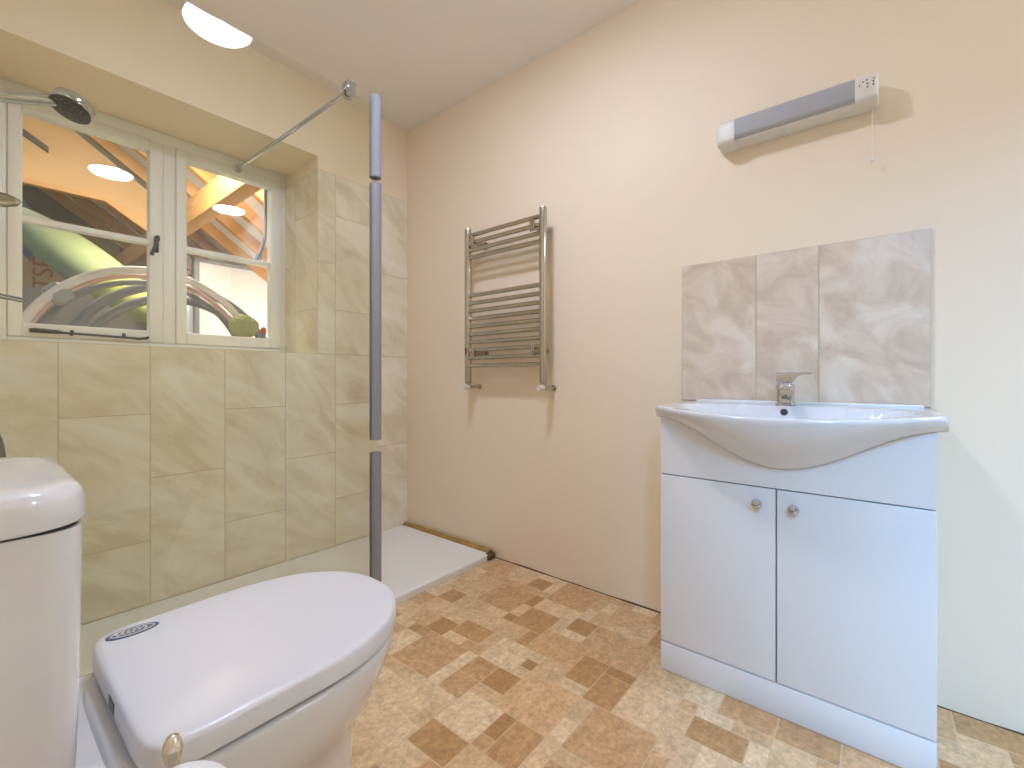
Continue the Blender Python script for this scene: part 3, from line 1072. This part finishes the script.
# ------------------------------------------------------------------ free-standing roll holder beside the toilet
hx, hy = 0.140, 0.575
h = thing('toilet_roll_stand', 'slim pale brass toilet roll stand with a teardrop finial beside the toilet', 'toilet roll stand', (hx, hy, 0))
bm = bmesh.new()
lathe(bm, [(0, 0), (0.075, 0), (0.078, 0.004), (0.075, 0.010), (0.02, 0.016), (0.008, 0.022), (0, 0.022)], (hx, hy, 0), 'Z', 36)
obj('base', bm, M['gold'], h)
bm = bmesh.new()
tube(bm, [(hx, hy, 0.02), (hx, hy, 0.51)], 0.006, 14)
obj('pole', bm, M['gold'], h)
bm = bmesh.new()
lathe(bm, [(0.005, 0.0), (0.0068, 0.008), (0.0095, 0.02), (0.0085, 0.029), (0.0055, 0.036), (0, 0.039)], (hx, hy, 0.505), 'Z', 24)
obj('finial', bm, M['gold'], h)
vd = Vector((0.127, 0.511, 0)).normalized()
arm0 = Vector((hx, hy, 0.458))
bm = bmesh.new()
tube(bm, [arm0, arm0 - vd * 0.135, arm0 - vd * 0.14 + Vector((0, 0, 0.012))], 0.005, 12)
obj('arm', bm, M['gold'], h)
bm = bmesh.new()
q = vd.to_track_quat('Z', 'Y').to_matrix().to_4x4()
lathe(bm, [(0.020, -0.05), (0.053, -0.05), (0.0555, -0.047), (0.0555, 0.047), (0.053, 0.05), (0.020, 0.05), (0.020, -0.05)], arm0 - vd * 0.072 + Vector((0, 0, 0.0125)), q, 48, cap=False)
tr_ = thing('toilet_roll', 'white toilet roll on the brass stand in front of the toilet', 'toilet roll', arm0 - vd * 0.072)
obj('paper_roll', bm, M['paper'], tr_)

# ------------------------------------------------------------------ round ceiling light (seen in the glass)
def ceiling_light(x, y, label, dome=True):
    o_ = thing('ceiling_light', label, 'ceiling light', (x, y, H), 'round ceiling lights')
    bm = bmesh.new()
    lathe(bm, [(0.130, 0), (0.132, -0.012), (0.130, -0.020), (0.124, -0.022), (0.121, -0.016), (0, -0.016)], (x, y, H), 'Z', 48)
    obj('rim', bm, M['plastic'], o_)
    bm = bmesh.new()
    lathe(bm, [(0.1205, -0.0165), (0.1190, -0.027), (0.113, -0.031), (0.09, -0.034), (0.05, -0.035), (0, -0.0355)] if dome else
          [(0.1205, -0.0165), (0.117, -0.021), (0.08, -0.0215), (0, -0.0215)], (x, y, H), 'Z', 48)
    obj('diffuser', bm, M['lamp' if dome else 'lamp2'], o_)


ceiling_light(0.685, 0.905, 'round bright flush ceiling light mirrored at the top of the shower glass')
ceiling_light(1.50, -1.40, 'round flush ceiling light mirrored in the right-hand window casement', False)

# ------------------------------------------------------------------ the barn beyond the window
BF = 0.45
obj('barn_floor', bx(-1.5, 4.5, 2.68, 7.6, BF - 0.05, BF), M['barnwall'], smooth=0, kind='structure')
obj('barn_wall', bx(-1.5, 4.5, 7.4, 7.5, BF, 4.4), M['barnwall'], smooth=0, kind='structure')
obj('barn_side_wall', bx(3.4, 3.5, 2.68, 7.4, BF, 1.3), M['barnwhite'], smooth=0, kind='structure')


def roofz(x):
    return 3.36 - 0.7 * x


bm = bmesh.new()
x0, x1 = -1.4, 3.5
loft(bm, [[Vector((x0, y, roofz(x0) + 0.12)), Vector((x1, y, roofz(x1) + 0.12)), Vector((x1, y, roofz(x1) + 0.15)), Vector((x0, y, roofz(x0) + 0.15))] for y in (2.68, 7.4)])
rf = obj('barn_roof', bm, M['deck'], smooth=0, kind='structure')
k = 0
for i in range(11):
    y = 2.95 + 0.41 * i
    bm = bmesh.new()
    loft(bm, [[Vector((x, y - 0.03, roofz(x) + 0.0)), Vector((x, y + 0.03, roofz(x) + 0.0)), Vector((x, y + 0.03, roofz(x) + 0.118)), Vector((x, y - 0.03, roofz(x) + 0.118))] for x in (x0, x1)])
    obj('rafter', bm, M['rafter'], rf, smooth=0, kind='structure')
# purlin under the rafters
obj('purlin', bx(1.17, 1.28, 2.70, 7.38, 2.20, 2.39, bev=0.004), M['rafter'], rf, kind='structure')
# plywood gable sheet
bm = bmesh.new()
poly = [(-1.0, 2.42), (0.755, 2.42), (1.20, 2.12), (1.20, roofz(1.2) - 0.07), (-1.0, roofz(-1.0) - 0.07)]
loft(bm, [[Vector((x, y, z)) for x, z in poly] for y in (4.96, 4.985)])
gp = obj('gable_panel', bm, M['ply'], rf, smooth=0, kind='structure')
bm = bmesh.new()
loft(bm, [[Vector((x, y, z)) for x, z in ((-0.3, 3.16), (0.42, 2.70), (0.42, 2.66), (-0.3, 3.08))] for y in (4.93, 4.955)])
obj('batten', bm, M['grime'], rf, smooth=0, kind='structure')
bm = bmesh.new()
loft(bm, [[Vector((x, y, z)) for x, z in ((-1.0, 2.42), (0.755, 2.42), (1.2, 2.12), (1.2, 2.085), (0.745, 2.385), (-1.0, 2.385))] for y in (4.935, 4.99)])
obj('gable_edge_strip', bm, M['rafter'], rf, smooth=0, kind='structure')

# printed board leaning on the far wall
pb = thing('printed_board', 'pale timber board with red stencilled letters leaning behind the green kayak', 'board', (1.0, 7.2, BF))
obj('board', bx(0.30, 1.25, 7.33, 7.38, BF + 0.001, 2.75), mat('pale_board', (176, 148, 116), 0.8, vary=0.12, scale=6), pb, smooth=0)
fc = bpy.data.curves.new('lettering', 'FONT')
fc.body = 'TSE'
fc.size = 0.24
fc.extrude = 0.002
ft = bpy.data.objects.new('lettering_curve', fc)
C.objects.link(ft)
bpy.context.view_layer.update()
fm_ = bpy.data.meshes.new_from_object(ft.evaluated_get(bpy.context.evaluated_depsgraph_get()))
bpy.data.objects.remove(ft)
fo = bpy.data.objects.new('lettering', fm_)
C.objects.link(fo)
fo.rotation_euler = (R(90), R(-90), 0)
fo.location = (0.66, 7.326, 1.92)
fm_.materials.append(M['print'])
fo.parent = pb
fo.matrix_parent_inverse = Matrix.Translation(pb.location).inverted()
# grey crate stack below
obj('barn_partition', bx(-0.6, 1.18, 6.2, 6.3, BF, 1.78), mat('weathered_grey_boards', (130, 122, 118), 0.85, vary=0.25, scale=12), smooth=0, kind='structure')

# white sheet and grey posts at the right
wp = thing('white_panel', 'tall plain white panel standing in the barn behind the right casement', 'panel', (1.75, 5.0, BF))
obj('sheet', bx(1.42, 2.6, 5.0, 5.05, BF + 0.001, 2.03), M['barnwhite'], wp, smooth=0)
obj('post', bx(1.38, 1.42, 4.97, 5.04, BF + 0.001, 2.06), M['metalgrey'], wp)
obj('edge_rail', bx(1.42, 2.6, 4.985, 4.9995, 2.03, 2.06), M['metalgrey'], wp)
p2 = tag(obj('metal_post', bx(1.22, 1.27, 4.6, 4.66, BF, 1.80, bev=0.004), M['metalgrey']), 'narrow grey metal post beside the white panel in the barn', 'post')
bm = bmesh.new()
lathe(bm, [(0.0, 0), (0.16, 0), (0.17, 0.02), (0.17, 0.74), (0.15, 0.80), (0.05, 0.83), (0.05, 0.86), (0, 0.86)], (0.98, 4.0, BF), 'Z', 32)
tag(obj('metal_churn', bm, M['metalgrey']), 'grey metal canister half hidden behind the curving grey pipes', 'canister')
# clutter lying along the top of the panel
bm = bmesh.new()
tube(bm, smooth_path([(1.26, 4.75, 2.05), (1.42, 4.9, 2.08), (1.6, 5.01, 2.085), (1.85, 5.01, 2.08), (2.1, 5.01, 2.085)]), 0.022, 10)
tag(obj('rope', bm, M['steel']), 'grey rope lying along the top of the white barn panel', 'rope')

# kayak slung under the roof
ky = thing('kayak', 'long sage green kayak slung diagonally under the barn roof', 'kayak', (0.55, 4.3, 1.75))
a_, b_ = Vector((0.24, 6.0, 2.46)), Vector((0.735, 3.02, 1.21))
dirk = (b_ - a_)
u_, w_ = frame_of(dirk)
bm = bmesh.new()
rings, NK = [], 24
for k in range(NK + 1):
    s_ = k / NK
    p = a_ + dirk * s_
    r_ = 0.15 * max(0.04, math.sin(PI * (0.03 + 0.94 * s_))) ** 0.65
    rings.append([p + u_ * (r_ * 1.15 * math.cos(2 * PI * q / 28)) + w_ * (r_ * (0.85 if math.sin(2 * PI * q / 28) > 0 else 1.05) * math.sin(2 * PI * q / 28)) for q in range(28)])
loft(bm, rings)
obj('hull', bm, M['kayak'], ky, smooth=60)
bm = bmesh.new()
rings = []
for k in range(11):
    s_ = 0.76 + 0.24 * k / 10 * 0.995
    p = a_ + dirk * s_
    r_ = 0.15 * max(0.04, math.sin(PI * (0.03 + 0.94 * s_))) ** 0.65 + 0.004
    rings.append([p + u_ * (r_ * 1.15 * math.cos(2 * PI * q / 28)) + w_ * (r_ * (0.85 if math.sin(2 * PI * q / 28) > 0 else 1.05) * math.sin(2 * PI * q / 28)) for q in range(28)])
loft(bm, rings)
obj('nose', bm, M['kayak2'], ky, smooth=60)['label'] = 'yellow green nose of the kayak'
for s_ in (0.12, 0.965):
    p = a_ + dirk * s_
    bm = bmesh.new()
    rr = 0.152 * math.sin(PI * (0.03 + 0.94 * s_)) ** 0.65
    tube(bm, [p + u_ * (rr * 1.16 * math.cos(2 * PI * q / 24)) + w_ * (rr * 1.02 * math.sin(2 * PI * q / 24)) for q in range(24)], 0.006, 8, closed=True)
    tube(bm, [p + Vector((0, 0, 0.13)), Vector((p.x, p.y, roofz(p.x) + 0.02))], 0.005, 8)
    obj('strap', bm, M['pipegrey'], ky)
# blue sheet
bm = bmesh.new()
g_ = [[bm.verts.new((0.12 + 0.30 * i / 10 + 0.02 * math.sin(j), 6.35 + 0.05 * math.sin(i * 1.3 + j * 0.7), 2.35 + 0.55 * j / 10 - 0.03 * i)) for j in range(11)] for i in range(11)]
for i in range(10):
    for j in range(10):
        bm.faces.new((g_[i][j], g_[i + 1][j], g_[i + 1][j + 1], g_[i][j + 1]))
bmesh.ops.solidify(bm, geom=bm.faces[:], thickness=0.01)
tag(obj('tarpaulin', bm, M['blue']), 'crumpled blue sheet hanging behind the upper end of the kayak', 'tarpaulin')

# coil of pipes standing behind the window
pc = thing('pipe_coil', 'big upright coil of pale plastic pipes bound with a grey clamp', 'pipe coil', (0.62, 2.90, BF))
for (cx_, cy_, r_, m__, tr__) in ((0.62, 2.86, 0.49, M['pipe'], 0.019), (0.615, 2.90, 0.465, M['pipepink'], 0.013), (0.625, 2.94, 0.44, M['pipegrey'], 0.014)):
    bm = bmesh.new()
    tube(bm, [(cx_ + r_ * math.cos(2 * PI * k / 72), cy_ + 0.01 * math.sin(3 * 2 * PI * k / 72), BF + 0.525 + r_ * math.sin(2 * PI * k / 72)) for k in range(72)], tr__, 12, closed=True)
    obj('loop', bm, m__, pc)
bm = bmesh.new()
an = R(136)
cc = Vector((0.62, 2.90, BF + 0.525))
tube(bm, [cc + 0.475 * Vector((math.cos(an + d_), 0, math.sin(an + d_))) for d_ in (-0.09, -0.05, 0.05, 0.09)], [0.035, 0.052, 0.052, 0.035], 16)
obj('clamp', bm, M['metalgrey'], pc)
pg = thing('grey_pipe_coil', 'dark grey coil of pipes curving down behind the dried flower', 'pipe coil', (0.77, 3.03, BF))
for (r_, y_) in ((0.475, 3.02), (0.41, 3.05)):
    bm = bmesh.new()
    tube(bm, [(0.77 + r_ * math.cos(2 * PI * k / 72), y_, BF + 0.505 + r_ * math.sin(2 * PI * k / 72)) for k in range(72)], 0.024, 12, closed=True)
    obj('loop', bm, M['pipegrey'], pg)

# dried flower on the outer ledge
obj('window_ledge', bx(0.0, 1.25, 2.675, 2.95, 0.98, 1.02), M['barnwhite'], smooth=0, kind='structure')
fp = thing('dried_flower', 'round greenish dried flower head in a clay pot on the ledge outside', 'flower', (0.998, 2.745, 1.021))
bm = bmesh.new()
lathe(bm, [(0, 0), (0.032, 0), (0.045, 0.085), (0.048, 0.087), (0.048, 0.10), (0.04, 0.10), (0.036, 0.09), (0, 0.088)], (0.998, 2.745, 1.021), 'Z', 24)
obj('pot', bm, M['terracotta'], fp)
bm = bmesh.new()
for k in range(150):
    zz = 1 - 2 * (k + 0.5) / 150
    a = k * 2.39996
    rr = math.sqrt(1 - zz * zz)
    p = Vector((0.998 + 0.062 * rr * math.cos(a), 2.745 + 0.062 * rr * math.sin(a), 1.210 + 0.053 * zz))
    bmesh.ops.create_icosphere(bm, subdivisions=1, radius=0.0125 + 0.004 * random.random(), matrix=Matrix.Translation(p))
bmesh.ops.create_icosphere(bm, subdivisions=2, radius=0.052, matrix=Matrix.Translation((0.998, 2.745, 1.210)))
obj('flower_head', bm, M['flower'], fp)
bm = bmesh.new()
tube(bm, [(0.998, 2.745, 1.10), (0.998, 2.745, 1.20)], 0.006, 8)
obj('stem', bm, M['green'], fp)
tg = thing('bottle', 'small red capped bottle beside the dried flower on the ledge', 'bottle', (1.105, 2.755, 1.021))
bm = bmesh.new()
lathe(bm, [(0, 0), (0.018, 0), (0.020, 0.004), (0.020, 0.12), (0.012, 0.145), (0.012, 0.155), (0, 0.155)], (1.105, 2.755, 1.021), 'Z', 24)
obj('body', bm, M['blue'], tg)
bm = bmesh.new()
lathe(bm, [(0, 0.155), (0.015, 0.155), (0.015, 0.185), (0.006, 0.195), (0, 0.195)], (1.105, 2.755, 1.021), 'Z', 20)
obj('cap', bm, M['red'], tg)

# hanging cable with plug
cb_ = thing('hanging_cable', 'grey cable with a small blue plug hanging by the right casement', 'cable', (1.30, 3.05, 2.3))
bm = bmesh.new()
tube(bm, smooth_path([(1.232, 3.05, 2.49), (1.234, 3.05, 2.25), (1.236, 3.05, 2.05), (1.234, 3.05, 1.88), (1.218, 3.05, 1.77), (1.197, 3.05, 1.70)]), 0.012, 10)
obj('cord', bm, M['pipegrey'], cb_)
bm = bmesh.new()
tube(bm, [(1.200, 3.05, 1.705), (1.186, 3.05, 1.672)], [0.022, 0.018], 14)
obj('plug', bm, M['blue'], cb_)
